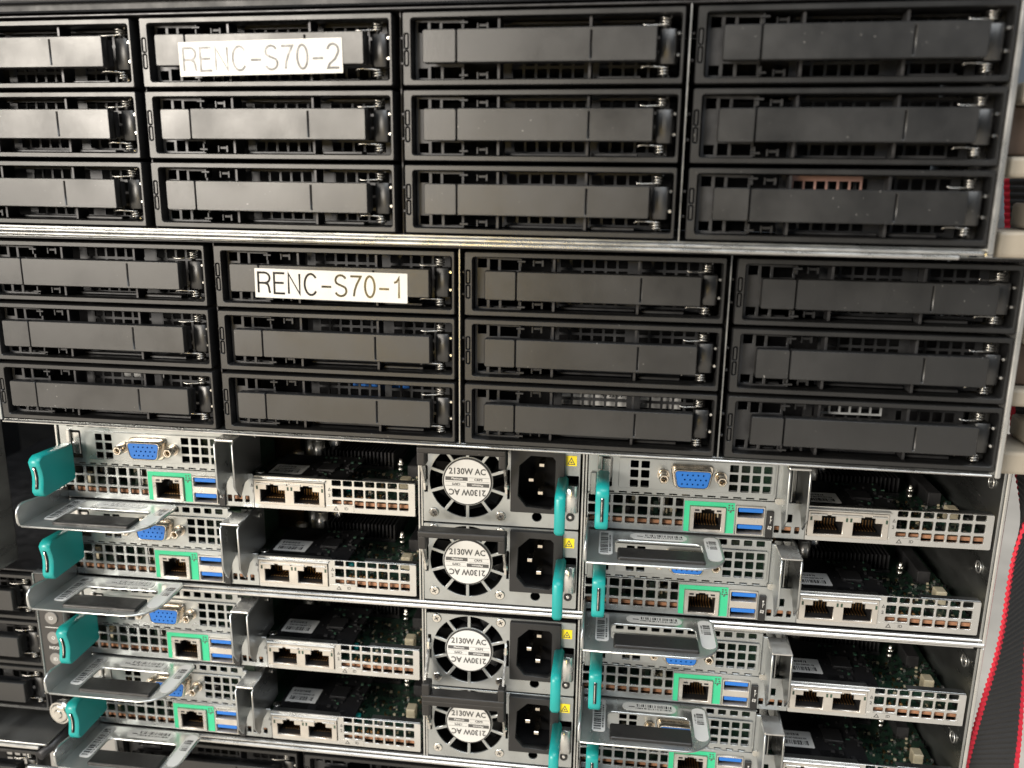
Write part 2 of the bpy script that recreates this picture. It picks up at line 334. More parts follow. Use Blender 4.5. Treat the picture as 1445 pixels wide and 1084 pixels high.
# handwriting-free stroke lettering for the two tape labels
def arc(cx, cy, rx, ry, a0, a1, n=10):
    return [(cx + rx * math.cos(math.radians(a0 + (a1 - a0) * k / n)), cy + ry * math.sin(math.radians(a0 + (a1 - a0) * k / n))) for k in range(n + 1)]
GL = {'R': (0.72, [[(0.06, 0), (0.06, 1), (0.40, 1)] + arc(0.40, 0.745, 0.25, 0.255, 90, -90, 8)[1:] + [(0.06, 0.49)], [(0.40, 0.49)] + [(0.55, 0.42), (0.60, 0.28), (0.62, 0.08), (0.66, 0.0)]]),
      'E': (0.64, [[(0.60, 1), (0.06, 1), (0.06, 0), (0.60, 0)], [(0.06, 0.52), (0.55, 0.52)]]),
      'N': (0.72, [[(0.06, 0), (0.06, 1), (0.62, 0), (0.62, 1)]]),
      'C': (0.76, [arc(0.38, 0.5, 0.32, 0.52, 38, 322, 18)]),
      '-': (0.60, [[(0.05, 0.42), (0.55, 0.42)]]),
      'S': (0.68, [arc(0.33, 0.76, 0.26, 0.25, 20, 215, 10) + [(0.20, 0.57), (0.46, 0.46)] + arc(0.33, 0.25, 0.28, 0.26, 40, -160, 11)]),
      '7': (0.60, [[(0.04, 0.98), (0.56, 0.98), (0.36, 0.6), (0.25, 0.3), (0.20, 0)]]),
      '0': (0.62, [arc(0.31, 0.5, 0.24, 0.51, 90, 450, 20)]),
      '1': (0.56, [[(0.10, 0.74), (0.24, 0.80), (0.34, 1.0), (0.34, 0)]]),
      '2': (0.62, [arc(0.31, 0.74, 0.25, 0.27, 170, -30, 10) + [(0.40, 0.38), (0.14, 0.17), (0.06, 0.0), (0.58, 0.0)]])}
def ribbon(b, pts, w, y, M):
    P = [Vector((p[0], 0, p[1])) for p in pts]; n = len(P)
    closed = (P[0] - P[-1]).length < 1e-4
    if closed: P = P[:-1]; n -= 1
    Lf, Rt = [], []
    for i in range(n):
        a = P[i] - P[i - 1] if (i > 0 or closed) else P[1] - P[0]
        c = P[(i + 1) % n] - P[i] if (i < n - 1 or closed) else a
        a = a.normalized(); c = c.normalized()
        na = Vector((-a.z, 0, a.x)); nc = Vector((-c.z, 0, c.x)); m = (na + nc)
        m = m.normalized() if m.length > 1e-6 else na
        s = w / 2 / max(0.45, m.dot(na))
        Lf.append(M @ (P[i] + m * s) + Vector((0, y, 0))); Rt.append(M @ (P[i] - m * s) + Vector((0, y, 0)))
    for i in range(n if closed else n - 1):
        j = (i + 1) % n; b.quad([Rt[i], Rt[j], Lf[j], Lf[i]])
def tape_label(parent, txt, x0, x1, z0, z1, rot, h, tx, tz, stretch=1.0, ink='ink'):
    b = MB(); b.mesh(sheet_mesh([rr(x0, x1, z0, z1, 0.15, 1)], 0.16, -5.02))
    b.mi = 1
    cx = tx; k = 0
    for ch in txt:
        wd, st = GL[ch]
        for s_ in st:
            ribbon(b, s_, 0.108, -5.035 - 0.002 * k, Matrix.Translation((cx, 0, tz)) @ Matrix.Diagonal((h * stretch, 1, h, 1))); k ^= 1
        cx += wd * h * stretch + 0.10 * h
    o = b.done('name_label', ('tape', ink), parent)
    R = Matrix.Translation((x0 * MM, 0, z0 * MM)) @ Matrix.Rotation(rot, 4, 'Y') @ Matrix.Translation((-x0 * MM, 0, -z0 * MM))
    o.data.transform(R)
    tag(o, 'white tape label reading ' + txt)
tape_label(CAR['lower', 1, 0], 'RENC-S70-1', 20.0, 84.6, -20.4, -8.4, 0.009, 8.3, 21.0, -18.4, 1.01)
tape_label(CAR['upper', 1, 0], 'RENC-S70-2', 19.2, 85.4, -22.4, -10.0, -0.012, 8.3, 20.6, -20.5, 1.035, 'glare_ink')

# ------------------------------------------------------------------ compute node
def barcode_label(name, parent, loops, z, bars, seed, m='white_label', axis='X'):
    "flat label on the tray; bars = (u0,u1,y0,y1,n)"
    rnd = random.Random(seed); b = MB(); b.mesh(sheet_mesh(loops, 0.12, z, 'XY')); b.mi = 1
    for (u0, u1, y0, y1, n) in bars:
        tot = 0; cells = [rnd.choice((1, 1, 2, 3)) for _ in range(n)]; T = sum(cells)
        for i, cwid in enumerate(cells):
            if i % 2 == 0:
                if axis == 'X':
                    a = u0 + (u1 - u0) * tot / T; c = u0 + (u1 - u0) * (tot + cwid) / T; b.quad([(a, y0, z + 0.15), (c, y0, z + 0.15), (c, y1, z + 0.15), (a, y1, z + 0.15)])
                else:
                    a = y0 + (y1 - y0) * tot / T; c = y0 + (y1 - y0) * (tot + cwid) / T; b.quad([(u0, a, z + 0.15), (u1, a, z + 0.15), (u1, c, z + 0.15), (u0, c, z + 0.15)])
            tot += cwid
    return b.done(name, (m, 'ink'), parent)
def rj45_hole(x0, x1, zb, zt, nt, nw):
    c = (x0 + x1) / 2
    return [(x0, zb), (x1, zb), (x1, zt), (c + nw / 2, zt), (c + nw / 2, nt - 0.5), (c + nw / 4, nt - 0.5), (c + nw / 4, nt), (c - nw / 4, nt), (c - nw / 4, nt - 0.5), (c - nw / 2, nt - 0.5), (c - nw / 2, zt), (x0, zt)]
def rj45_inside(b_dark, b_gold, x0, x1, zb, zt, nt):
    b_dark.box(x0 - 0.3, x0, 0.3, 13, zb, nt); b_dark.box(x1, x1 + 0.3, 0.3, 13, zb, nt); b_dark.box(x0, x1, 0.3, 13, zb - 0.3, zb); b_dark.box(x0, x1, 12.5, 13, zb, nt); b_dark.box(x0, x1, 0.3, 13, nt, nt + 0.3)
    for k in range(8):
        xx = x0 + 1.6 + (x1 - x0 - 3.2) * k / 7; b_gold.box(xx - 0.22, xx + 0.22, 3.5, 9, zb + 0.5, zb + 1.0); b_gold.box(xx - 0.22, xx + 0.22, 8.6, 9, zb + 1.0, zb + 4.0)
def make_node():
    e = empty('compute_node', Matrix())
    # upper face
    H = [rr(5.7, 11.0, -17.4, -3.4, 0.3, 1), rr(16.0, 81.0, -16.6, -4.1, 0.5, 1)]
    H += [rr(4.3 + 5.6 * k, 7.9 + 5.6 * k, -1.4, 1.2, 0.3, 1) for k in range(14)]
    H += [rr(8.7 + 5.65 * k, 12.2 + 5.65 * k, -20.1, -19.55, 0.15, 1) for k in range(13)]
    sheet('faceplate', [rr(0.2, 83.6, -20.55, 1.9, 0.3, 1)] + H, 1.0, 0, 'zinc', e, bev=0.12)
    b = MB(); b.box(0.2, 84, 0.6, 40, 1.5, 2.1); b.done('top_flange', 'zinc', e)
    H = []
    for x0, x1 in ((19.1, 22.6), (23.9, 27.5), (62.8, 66.5), (67.85, 71.45), (72.7, 76.2), (77.5, 81.1)):
        for z0, z1 in ((-7.6, -4.35), (-12.2, -8.7), (-16.75, -13.5)): H.append(rr(x0, x1, z0, z1, 0.25, 1))
    sheet('slot_cover', [rr(14.0, 82.4, -17.5, -3.3, 0.5, 1)] + H, 0.6, -0.85, 'zinc', e, bev=0.1)
    b = MB(); b.box(6.5, 10.2, 0.0, 0.9, -15.2, -4.4, 0.15); b.box(4.4, 6.3, -1.6, -0.2, -9.2, -2.8, 0.25); b.box(6.0, 11, 6, 7, -17.4, -3.4); b.done('latch_plate', 'zinc_bright', e)
    b = MB()
    for k in range(13): b.box(9.2 + 5.65 * k, 11.7 + 5.65 * k, -0.35, 0.3, -20.45, -20.0, 0.1)
    b.done('seam_tabs', 'zinc', e)
    # lower face, left of the riser clip
    H = []
    for k in range(8):
        x0 = 0.75 + 5.62 * k
        for z0, z1 in ((-25.2, -21.4), (-30.35, -26.3), (-34.7, -31.5)): H.append(rr(x0, x0 + 4.25 if k < 7 else 44.0, z0, z1, 0.35, 1))
    H[-3:] = [rr(40.1, 43.5, z0, z1, 0.3, 1) for z0, z1 in ((-25.2, -21.4), (-30.35, -26.3), (-34.7, -31.5))]
    H += [rr(46.6, 62.2, -36.6, -24.4), rr(66.8, 79.5, -37.0, -23.2)]
    H += [rr(88.1, 91.5, -30.1, -26.3, 0.3, 1), rr(84.0, 86.2, -35.4, -32.0, 0.3, 1), rr(87.3, 91.4, -35.4, -32.1, 0.3, 1), rr(92.9, 95.0, -35.4, -32.1, 0.3, 1)]
    sheet('lower_faceplate', [rr(0.2, 97.4, -37.7, -20.85, 0.4, 1)] + H, 1.0, -0.1, 'zinc', e, bev=0.12)
    sheet('port_sticker', [rr(44.0, 66.2, -36.8, -22.3), rr(46.3, 62.5, -36.9, -24.3)], 0.12, -0.28, 'green_sticker', e)
    b = MB()
    for x, z in ((63.3, -23.2), (64.6, -23.2), (63.3, -24.3), (64.9, -24.4), (63.2, -25.5), (64.3, -25.6), (65.2, -25.4), (64.0, -26.3)): b.box(x, x + 0.75, -0.34, -0.27, z, z - 0.65)
    b.done('network_symbol', 'grey_ink', e)
    p = sheet('ethernet_port', [rr(46.6, 62.2, -36.55, -24.45, 0.3, 1), rj45_hole(48.4, 60.4, -35.4, -27.3, -25.4, 5.6)], 1.6, -1.3, 'port_shell', e, bev=0.12)
    d, g = MB(), MB(); rj45_inside(d, g, 48.4, 60.4, -35.4, -27.3, -25.4); d.done('socket', 'dark_plastic', p); g.done('contacts', 'gold', p)
    b = MB(); b.box(48.6, 50.6, -1.36, -1.2, -26.6, -25.7); b.box(58.2, 60.2, -1.36, -1.2, -26.6, -25.7); b.done('indicator', 'dark_metal', p)
    p = sheet('usb_port', [rr(66.9, 79.4, -36.95, -23.3, 0.3, 1), rr(67.5, 78.9, -28.5, -24.0, 0.3, 1), rr(67.5, 78.9, -36.4, -31.9, 0.3, 1)], 5.0, -1.0, 'port_shell', e, bev=0.15)
    for zt in (-24.3, -32.2):
        MB().box(68.0, 78.6, -0.7, 8, zt, zt - 1.9, 0.2).done('tongue', 'blue_plastic', p)
        d = MB(); d.box(67.5, 78.9, 8, 8.6, zt + 0.3, zt - 4.2); d.done('socket', 'dark_plastic', p)
        g = MB()
        for k in range(4): g.box(69.2 + 2.5 * k, 70.2 + 2.5 * k, 0.5, 5, zt - 2.05, zt - 2.3)
        g.done('contacts', 'gold', p)
    p = MB().box(80.2, 83.3, -1.4, 0, -25.0, -37.5, 0.2).done('usb_marker', 'dark_plastic', e)
    b = MB(); put_text(b, 'SS', 2.3, 81.8, -32.6, -1.44, 0.05, 0.8, 78); b.tube([(81.8, -1.45, -30.6), (81.9, -1.45, -27.6)], 0.14, 4); b.tube([(81.85, -1.45, -29.6), (82.6, -1.45, -28.6)], 0.12, 4); b.cyl((81.9, -1.42, -27.4), (0, -1, 0), 0.4, 0.05, 8); b.done('usb_symbol', 'white_label', p)
    # vga
    def dshape(w, h, sk, r=1.6):
        P = [(-w / 2 + sk, -h / 2), (w / 2 - sk, -h / 2), (w / 2, h / 2), (-w / 2, h / 2)]; out = []
        for i in range(4):
            a, c, d_ = Vector(P[i - 1]), Vector(P[i]), Vector(P[(i + 1) % 4])
            u, v = (a - c).normalized() * r, (d_ - c).normalized() * r
            for k in range(5):
                t = k / 4; q = (1 - t) ** 2 * (c + u) + 2 * t * (1 - t) * c + t * t * (c + v); out.append((q.x + 46.3, q.y - 10.35))
        return out
    p = sheet('vga_port', [dshape(17.2, 8.9, 1.7, 2.0), dshape(15.6, 7.4, 1.5, 1.6)], 6.0, -6.2, 'nickel', e, bev=0.3)
    sheet('shell_rim', [dshape(19.4, 11.0, 1.8, 2.4)], 1.3, -2.1, 'nickel', p, bev=0.4)
    pins = [circ(46.3 + dx + ox, -10.35 + dz, 0.42, 8) for dz, ox in ((2.1, 0.0), (0.0, 1.15), (-2.1, 0.0)) for dx in (-4.6, -2.3, 0, 2.3, 4.6)]
    sheet('insert', [dshape(15.5, 7.3, 1.5, 1.5)] + pins, 1.6, -6.0, 'blue_plastic', p)
    b = MB(); b.mesh(sheet_mesh([dshape(15.4, 7.2, 1.5, 1.5)], 0.5, -4.2)); b.done('socket', 'dark_plastic', p)
    for u in (33.7, 58.9):
        s_ = MB(); s_.cyl((u, -0.9, -10.35), (0, -1, 0), 2.75, 0.8, 20); s_.mesh(sheet_mesh([circ(u, -10.35, 2.3, 6), circ(u, -10.35, 1.15, 12)], 6.4, -7.4, bev=0.25)); s_.done('jack_screw', 'nickel', e)
    # teal tab
    prof = [(-4.6, -8.6), (-26.8, -7.5), (-28.6, -8.4), (-29.9, -10.0), (-29.5, -12.2), (-28.7, -15.0), (-28.4, -17.6), (-28.7, -20.4), (-29.3, -22.8), (-29.5, -24.6), (-28.6, -26.4), (-27.2, -27.2), (-6.0, -26.6), (-4.6, -25.8)]
    tb = sheet('pull_tab', [prof], 5.6, 4.2, 'teal', e, plane='YZ', bev=0.6)
    front = [(-29.36, -12.2), (-28.58, -15.0), (-28.28, -17.6), (-28.58, -20.4), (-29.18, -22.8)]
    sheet('slot', [[(a - 0.62, z) for a, z in front] + [(-26.5, -22.8), (-26.5, -12.2)]], 1.3, 6.4, 'black_interior', tb, plane='YZ')
    sheet('slot_spring', [[(a - 0.70, z) for a, z in front] + [(-27, -22.8), (-27, -12.2)]], 0.35, 6.7, 'bright_metal', tb, plane='YZ')
    b = MB(); b.box(5.4, 6.4, -5.5, 1.0, -10, -25.5, 0.2); b.box(1.3, 4.0, -1.4, 0.0, -10.8, -21.5, 0.3); b.done('latch_arm', 'zinc_dull', e)
    # tray handle
    zt = -38.5
    out = [(0.6, -0.4), (0.6, -34.6), (1.6, -35.6)] + [(46.5, -35.9)] + [(46.5 + 13.6 * math.sin(math.radians(a)), -22.3 - 13.6 * math.cos(math.radians(a))) for a in range(10, 91, 10)] + [(60.1, -4.0), (57.2, -0.4)]
    tr = sheet('pull_tray', [out, rr(13.4, 51.0, -24.5, -11.2, 2.2, 4)], 1.0, zt - 1.0, 'tray_steel', e, plane='XY', bev=0.35)
    sw = [(-0.4, zt - 0.6), (-0.4, -32.3), (-8, -31.6), (-26, -29.2), (-31.5, -28.4), (-34.3, -28.9), (-36.2, -30.6), (-36.9, -33.2), (-36.7, -36.8), (-35.6, -38.8), (-34, zt - 0.8)]
    sheet('tray_wall', [sw], 1.3, 0.1, 'tray_steel', tr, plane='YZ', bev=0.4)
    b = MB(); b.box(14.4, 51.2, -21.6, -32.2, zt - 2.0, zt + 1.5, 0.9, 3); b.done('grip_pad', 'rubber', tr)
    barcode_label('barcode_label', tr, [rr(6.3, 12.3, -27, -2.2, 1.4)], zt + 0.02, [(7.0, 10.4, -25.6, -4.0, 46), (10.8, 11.6, -24, -6, 40)], 3, axis='Y')
    barcode_label('barcode_label', tr, [rr(20.2, 45.6, -8.8, -2.6, 3.0, 5)], zt + 0.02, [(27.0, 43.6, -5.8, -3.6, 44), (26.5, 43.8, -7.4, -6.4, 52), (23.2, 26.0, -6.3, -5.7, 1)], 5)
    barcode_label('barcode_label', tr, [rr(52.7, 59.0, -27.4, -3.0, 2.8, 4)], zt + 0.02, [(54.6, 57.8, -15.6, -7.0, 26), (53.6, 54.3, -15, -7.6, 24)], 9, axis='Y')
    # riser clip: a channel standing out of the face
    wall = [(0.9, -1.2), (-12.6, -1.2), (-14.0, -2.4), (-14.0, -23.5), (-9.0, -30.2), (-4.0, -24.0), (0.9, -22.0)]
    wall2 = [(16, 0.6), (0.9, 0.6), (-12.6, -1.2), (-14.0, -2.4), (-14.0, -23.0), (-8.6, -29.8), (-3.5, -24.2), (16, -22.5)]
    rc = sheet('riser_clip', [wall], 1.0, 85.4, 'zinc', e, plane='YZ', bev=0.2)
    sheet('clip_wall', [wall2], 1.0, 93.9, 'zinc_dull', rc, plane='YZ', bev=0.2)
    MB().box(85.5, 94.8, -13.2, 1.0, -0.2, -1.3, 0.4, 2).done('clip_top', 'zinc_bright', rc)
    MB().box(83.7, 85.9, -0.9, 0.9, 0.5, -20.8, 0.25).done('clip_flange', 'zinc', rc)
    b = MB(); b.box(86.6, 93.7, 8, 9, -1.5, -24); b.box(89.6, 90.4, -1.5, 8, -1.5, -20, 0.2); b.done('clip_back', 'zinc_dull', rc)
    b = MB(); b.cyl((95.0, 9.5, -4.6), (1, 0, 0), 1.3, 0.7, 12); b.cyl((84.6, -0.9, -20.0), (0, -1, 0), 1.5, 0.6, 12); b.cyl((98.2, 6.5, -22.6), (0, 0, 1), 2.1, 0.9, 14); b.done('screw', 'bright_metal', rc)
    # right hand lower face with the two network sockets
    H = [rr(98.0, 132.8, -35.6, -22.6)]
    for k in range(7):
        x0 = 136.2 + 5.42 * k
        for i, (z0, z1) in enumerate(((-24.5, -21.9), (-30.15, -26.0), (-35.2, -31.6))):
            if i == 2 and k < 2: z0 = -33.8
            H.append(rr(x0, x0 + 4.35, z0, z1, 0.35, 1))
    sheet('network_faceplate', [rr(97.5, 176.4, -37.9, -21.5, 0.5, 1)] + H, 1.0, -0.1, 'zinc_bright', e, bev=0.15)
    b = MB(); b.box(150.5, 176.2, 0.6, 4.2, -21.4, -22.2, 0.15); b.box(97.6, 133, 0.4, 4.0, -21.9, -22.6, 0.15); b.done('faceplate_lip', 'zinc_dull', e)
    p = sheet('network_ports', [rr(98.2, 132.6, -35.5, -23.6, 0.3, 1), rj45_hole(100.8, 113.2, -34.3, -28.0, -25.2, 6.0), rj45_hole(117.6, 130.0, -34.3, -28.0, -25.2, 6.0)], 1.6, -1.0, 'port_shell', e, bev=0.12)
    b = MB()
    for x in (99.0, 107.8, 108.6 + 5.4, 125.2): b.box(x, x + 7.2 if x < 120 else x + 6.6, -1.5, -0.7, -24.6, -25.5, 0.15)
    b.done('port_springs', 'zinc_bright', p)
    d, g = MB(), MB(); rj45_inside(d, g, 100.8, 113.2, -34.3, -28.0, -25.2); rj45_inside(d, g, 117.6, 130.0, -34.3, -28.0, -25.2); d.done('socket', 'dark_plastic', p); g.done('contacts', 'gold', p)
    b = MB()
    for x in (99.0, 114.3, 116.1, 131.2): b.box(x, x + 0.9, -1.07, -0.95, -26.2, -28.0)
    b.done('indicator', 'pcb', p)
    MB().box(97.6, 133.4, -1.5, 4, -22.4, -23.3, 0.3).done('port_shelf', 'zinc_bright', e)
    p = sheet('symbol_sticker', [rr(133.4, 146.6, -37.4, -34.5)], 0.1, -0.24, 'zinc_bright', e)
    for pts, y in (([[(136.6, -36.9), (139.2, -36.9), (137.9, -34.8)], [(137.2, -36.6), (138.6, -36.6), (137.9, -35.4)]], -0.32), ([[(134.2, -27.2), (135.6, -27.2), (134.9, -25.6)], [(134.55, -27.0), (135.25, -27.0), (134.9, -26.1)]], -0.22), ([[(95.9, -27.2), (97.3, -27.2), (96.6, -25.6)], [(96.25, -27.0), (96.95, -27.0), (96.6, -26.1)]], -0.22)): sheet('symbol', pts, 0.04, y, 'grey_ink', p)
    for t_, sz, x, z, y in (('ID', 2.0, 143.0, -35.9, -0.3), ('2', 2.2, 134.8, -29.6, -0.2), ('1', 2.2, 97.0, -29.6, -0.2)): b = MB(); put_text(b, t_, sz, x, z, y, 0.03); b.done('symbol', 'grey_ink', p)
    # inside
    MB().box(0.8, 176.2, 1.2, 200, -37.7, -38.3).done('base_sheet', 'zinc_dull', e)
    bo = [(1.5, 3.6), (45.6, 3.6), (45.6, 14), (63.4, 14), (63.4, 3.6), (66, 3.6), (66, 14), (80.5, 14), (80.5, 3.6), (97.5, 3.6), (97.5, 14), (133.2, 14), (133.2, 3.6), (175.8, 3.6), (175.8, 190), (1.5, 190)]
    pc = sheet('circuit_board', [bo], 1.6, -35.0, 'pcb', e, plane='XY')
    for x0, x1 in ((1.5, 45.6), (80.5, 97.5), (133.2, 175.8)): MB().box(x0, x1, 2.6, 3.6, -35.0, -33.4).done('board_edge', 'copper', pc)
    b = MB(); rnd = random.Random(4)
    for k in range(34):
        x = rnd.uniform(3, 66); y = rnd.uniform(7, 26); s1 = rnd.uniform(1, 4); h = rnd.uniform(2, 9); b.mi = rnd.choice((0, 1, 1, 2, 2, 3)); b.box(x, x + s1, y, y + rnd.uniform(1, 4), -33.3, -33.3 + h, 0.1)
    for k in range(260):
        x = rnd.uniform(134, 175); y = rnd.uniform(6, 46); s1 = rnd.uniform(0.4, 1.5); b.mi = rnd.choice((0, 0, 0, 1, 2, 3, 4, 0)); b.box(x, x + s1, y, y + rnd.uniform(0.4, 1.5), -33.3, -33.3 + rnd.uniform(0.3, 1.3))
    for x in (142.5, 144.6, 147.6, 149.6, 153.0): b.mi = 4; b.cyl((x, 6, -31.5), (0, -1, 0), 0.7, 2.5, 8)
    tag(b.done('board_components', ('dark_plastic', 'capacitor_top', 'beige_part', 'pcb', 'gold'), pc), kind='stuff')
    MB().box(164.2, 169.0, 18, 24, -33.3, -26.5, 0.4).done('connector', 'beige_part', pc)
    MB().box(163.0, 169.0, 40, 75, -34, -26.8, 0.3).done('connector', 'dark_metal', pc)
    MB().cyl((139, 15.5, -33.3), (0, 0, 1), 1.4, 3.0, 14).done('coin_part', 'teal', pc)
    MB().box(66, 84, 14, 60, -33, -5, 0.3).done('riser_board', 'pcb', e)
    cv = MB().box(97.2, 140.0, 4.2, 44, -24.9, -26.0, 0.3).done('card_cover', 'black_interior', e)
    barcode_label('card_sticker', cv, [rr(99.2, 116.0, 13.6, 26.4, 0.6)], -24.85, [(101, 114, 15.4, 18.8, 40), (101.5, 113.5, 20, 21.2, 46), (101, 110, 22.6, 24.4, 30)], 12)
    b = MB(); rnd = random.Random(21)
    for k in range(40):
        x = rnd.uniform(118, 139); y = rnd.uniform(6, 42); b.mi = rnd.choice((0, 0, 1, 2)); b.box(x, x + rnd.uniform(0.5, 2.2), y, y + rnd.uniform(0.5, 1.8), -24.95, -24.95 + rnd.uniform(0.3, 1.0))
    b.mi = 0; b.box(122, 131, 20, 30, -24.95, -23.9, 0.2); tag(b.done('cover_components', ('dark_plastic', 'dark_metal', 'pcb'), cv), kind='stuff')
    hs = MB().box(112, 153, 50, 85, -31.5, -33.3).done('heat_sink', 'dark_metal', e)
    b = MB()
    for k in range(20): b.box(113 + 2.05 * k, 113.7 + 2.05 * k, 51, 84, -31.5, -24)
    b.done('fins', 'dark_metal', hs)
    for x in (157.3,): 
        b = MB(); b.cyl((x, 48.5, -33.3), (0, 0, 1), 1.5, 2.6, 12); b.cyl((x, 48.5, -30.2), (0, 0, 1), 1.7, 2.2, 12); b.cyl((x, 48.5, -31), (0, 0, 1), 0.9, 5, 8); b.done('standoff', 'bright_metal', hs)
    for x, y, r, h in ((99.5, 53, 3.2, 6.5), (104.5, 60, 3.2, 12), (111.0, 54, 3.2, 13.5), (117.0, 62, 3.2, 17), (106, 72, 3.2, 20), (122, 96, 3.2, 26)):
        b = MB(); b.cyl((x, y, -33.3), (0, 0, 1), r, h, 18); b.cyl((x, y, -33.3 + h), (0, 0, 1), r - 0.1, 0.5, 18, r - 0.6); b.done('capacitor', 'capacitor_top', pc)
    b = MB(); rnd = random.Random(11)
    for k in range(26): x = rnd.uniform(84, 97); z = rnd.uniform(-28, -17); b.box(x, x + rnd.uniform(0.5, 1.6), 60, 61, z, z + rnd.uniform(0.5, 1.4))
    b.box(83, 98, 61, 62, -33, -14); tag(b.done('connector_pins', 'gold', pc), kind='stuff')
    return e
node = make_node()
NW = {('L', 1): 'topmost of the four compute nodes in the left stack, beside the fans', ('L', 2): 'second compute node from the top in the left stack',
      ('L', 3): 'third compute node from the top in the left stack', ('L', 4): 'lowest compute node in the left stack, its tray over black drive carriers',
      ('R', 1): 'topmost compute node in the right stack, its blue video port fully visible', ('R', 2): 'second compute node from the top in the right stack, port behind the tray',
      ('R', 3): 'third compute node from the top in the right stack, perforated sheet seen through its tray', ('R', 4): 'lowest compute node in the right stack, cut off by the picture edge'}
firstn = True
for s in 'LR':
    for l in (1, 2, 3, 4):
        o = node if firstn else copy_tree(node); firstn = False
        key = 'n1' if l < 3 else 'n2'
        o.matrix_world = at(key, -205.5 if s == 'L' else 51.1, 0, -41.2 * ((l - 1) % 2))
        tag(o, NW[s, l], 'compute node', 'compute nodes with teal tabs')

# ------------------------------------------------------------------ power supply
def make_psu(flip=False):
    e = empty('power_supply', Matrix())
    cx, cz = 21.3, -18.8
    H = []
    for k in range(10):
        a0, a1 = math.radians(90 + 36 * k), math.radians(90 + 36 * (k + 1)); P = []
        for r, rev in ((12.0, 0), (17.9, 1)):
            d = 0.75 / r; A = [a0 + d + (a1 - a0 - 2 * d) * t / 6 for t in range(7)]
            P += [(cx + r * math.cos(t), cz + r * math.sin(t)) for t in (A[::-1] if rev else A)]
        H.append(P)
    H += [rr(42.0, 65.5, -30.5, -2.0), circ(53.8, -34.5, 2.25, 18), rr(66.7, 72.6, -31.2, -13.6, 0.3, 1), rr(0.9, 2.4, -25, -12, 0.2, 1), rr(39.9, 41.0, -26.5, -12.2, 0.2, 1)]
    sheet('faceplate', [rr(0.2, 73.2, -39.7, -0.3, 0.6)] + H, 1.0, 0, 'zinc', e, bev=0.14)
    b = MB(); b.box(0.6, 72.8, 3, 150, -0.7, -1.2); b.box(0.6, 72.8, 24, 24.6, -1.2, -39); b.box(0.6, 1.0, 1.2, 150, -1, -39.5); b.done('housing', 'black_interior', e)
    fan = MB(); fan.cyl((cx, 12, cz), (0, -1, 0), 9.5, 5, 24)
    for k in range(7):
        a = 2 * math.pi * k / 7; t = bmesh.new(); vs = []
        for r, tw in ((9, 0.0), (18, 0.35)):
            for da, yy in ((-0.28, 8), (0.28, 13)): vs.append(t.verts.new((cx + r * math.cos(a + da + tw), yy, cz + r * math.sin(a + da + tw))))
        t.faces.new((vs[0], vs[1], vs[3], vs[2])); fan.add(t)
    fan.done('fan', 'dark_plastic', e)
    rg = MB(); rg.cyl((cx, 0.2, cz), (0, -1, 0), 11.5, 0.9, 40); rg.done('fan_hub', 'dark_metal', e)
    lb = MB(); lb.cyl((cx, -0.7, cz), (0, -1, 0), 10.9, 0.2, 40); lb.mi = 1
    put_text(lb, '2130W AC', 4.1, cx, cz + 5.0, -0.93, 0.13, 0.90); put_text(lb, '2130W AC', 4.1, cx, cz - 5.0, -0.93, 0.13, 0.90, 180)
    for rot in (0, 180):
        f = 1 if rot == 0 else -1
        def q(xa, xb, za, zb, y): lb.quad([(cx + f * xa, y, cz + f * za), (cx + f * xb, y, cz + f * za), (cx + f * xb, y, cz + f * zb), (cx + f * xa, y, cz + f * zb)])
        lb.mi = 1; q(-10.3, 0.2, 0.5, 2.3, -0.93); q(0.7, 10.3, 2.05, 2.2, -0.93); q(0.7, 10.4, 0.15, 0.28, -0.93)
        put_text(lb, 'CRPS', 1.5, cx + f * 5.2, cz + f * 1.2, -0.93, 0.06, 1.15, rot)
        lb.mi = 0; put_text(lb, 'Platinum', 1.45, cx - f * 4.8, cz + f * 1.45, -0.96, 0.03, 1.05, rot)
    lb.done('rating_label', ('white_label', 'grey_ink'), e)
    iec_in = [(45.3, -28.6), (60.2, -29.5), (61.9, -28.2), (61.9, -6.0), (60.6, -4.5), (50.8, -4.3), (45.7, -9.2), (45.1, -23.8), (48.9, -28.7)][1:]
    p = sheet('power_inlet', [rr(41.6, 66.3, -31.8, -1.0, 0.5, 2), iec_in], 4.0, -2.2, 'dark_plastic', e, bev=0.25)
    b = MB(); b.box(43, 64, 16, 17, -31, -3); b.box(43.5, 44.5, 2, 16, -31, -3); b.box(62.5, 63.5, 2, 16, -31, -3); b.box(44, 63, 2, 16, -30.5, -31); b.box(44, 63, 2, 16, -3, -3.5); b.done('socket', 'black_interior', p)
    for x, z in ((55.4, -10.0), (50.6, -17.4), (55.0, -23.6)):
        t = MB(); t.box(x - 1.3, x + 1.3, 2.5, 16, z - 0.9, z + 0.9, 0.25); t.done('pin', 'nickel', p)
    p = sheet('warning_sticker', [rr(66.5, 71.5, -8.7, -3.9)], 0.12, -0.16, 'yellow_sticker', e)
    b = MB(); b.mesh(sheet_mesh([[(67.2, -8.1), (70.8, -8.1), (69.0, -4.6)], [(67.8, -7.7), (70.2, -7.7), (69.0, -5.4)]], 0.04, -0.22)); b.box(68.6, 69.4, -0.22, -0.18, -7.3, -6.6); b.done('warning_symbol', 'grey_ink', p)
    lp = [(66.8, 2), (66.8, -0.6), (67.6, -1.7), (71.6, -1.9), (72.4, -1.2), (72.4, 2)]
    sheet('latch', [lp], 13.2, -31.0, 'zinc_bright', e, plane='XY', bev=0.2)
    pr = [(-1, -13.4), (-22.5, -13.2), (-25.2, -14.0), (-26.3, -16.0), (-26.4, -30.2), (-25.4, -32.0), (-23.6, -32.2), (-22.4, -30.6), (-22.2, -20.5), (-19, -18.8), (-1, -18.4)]
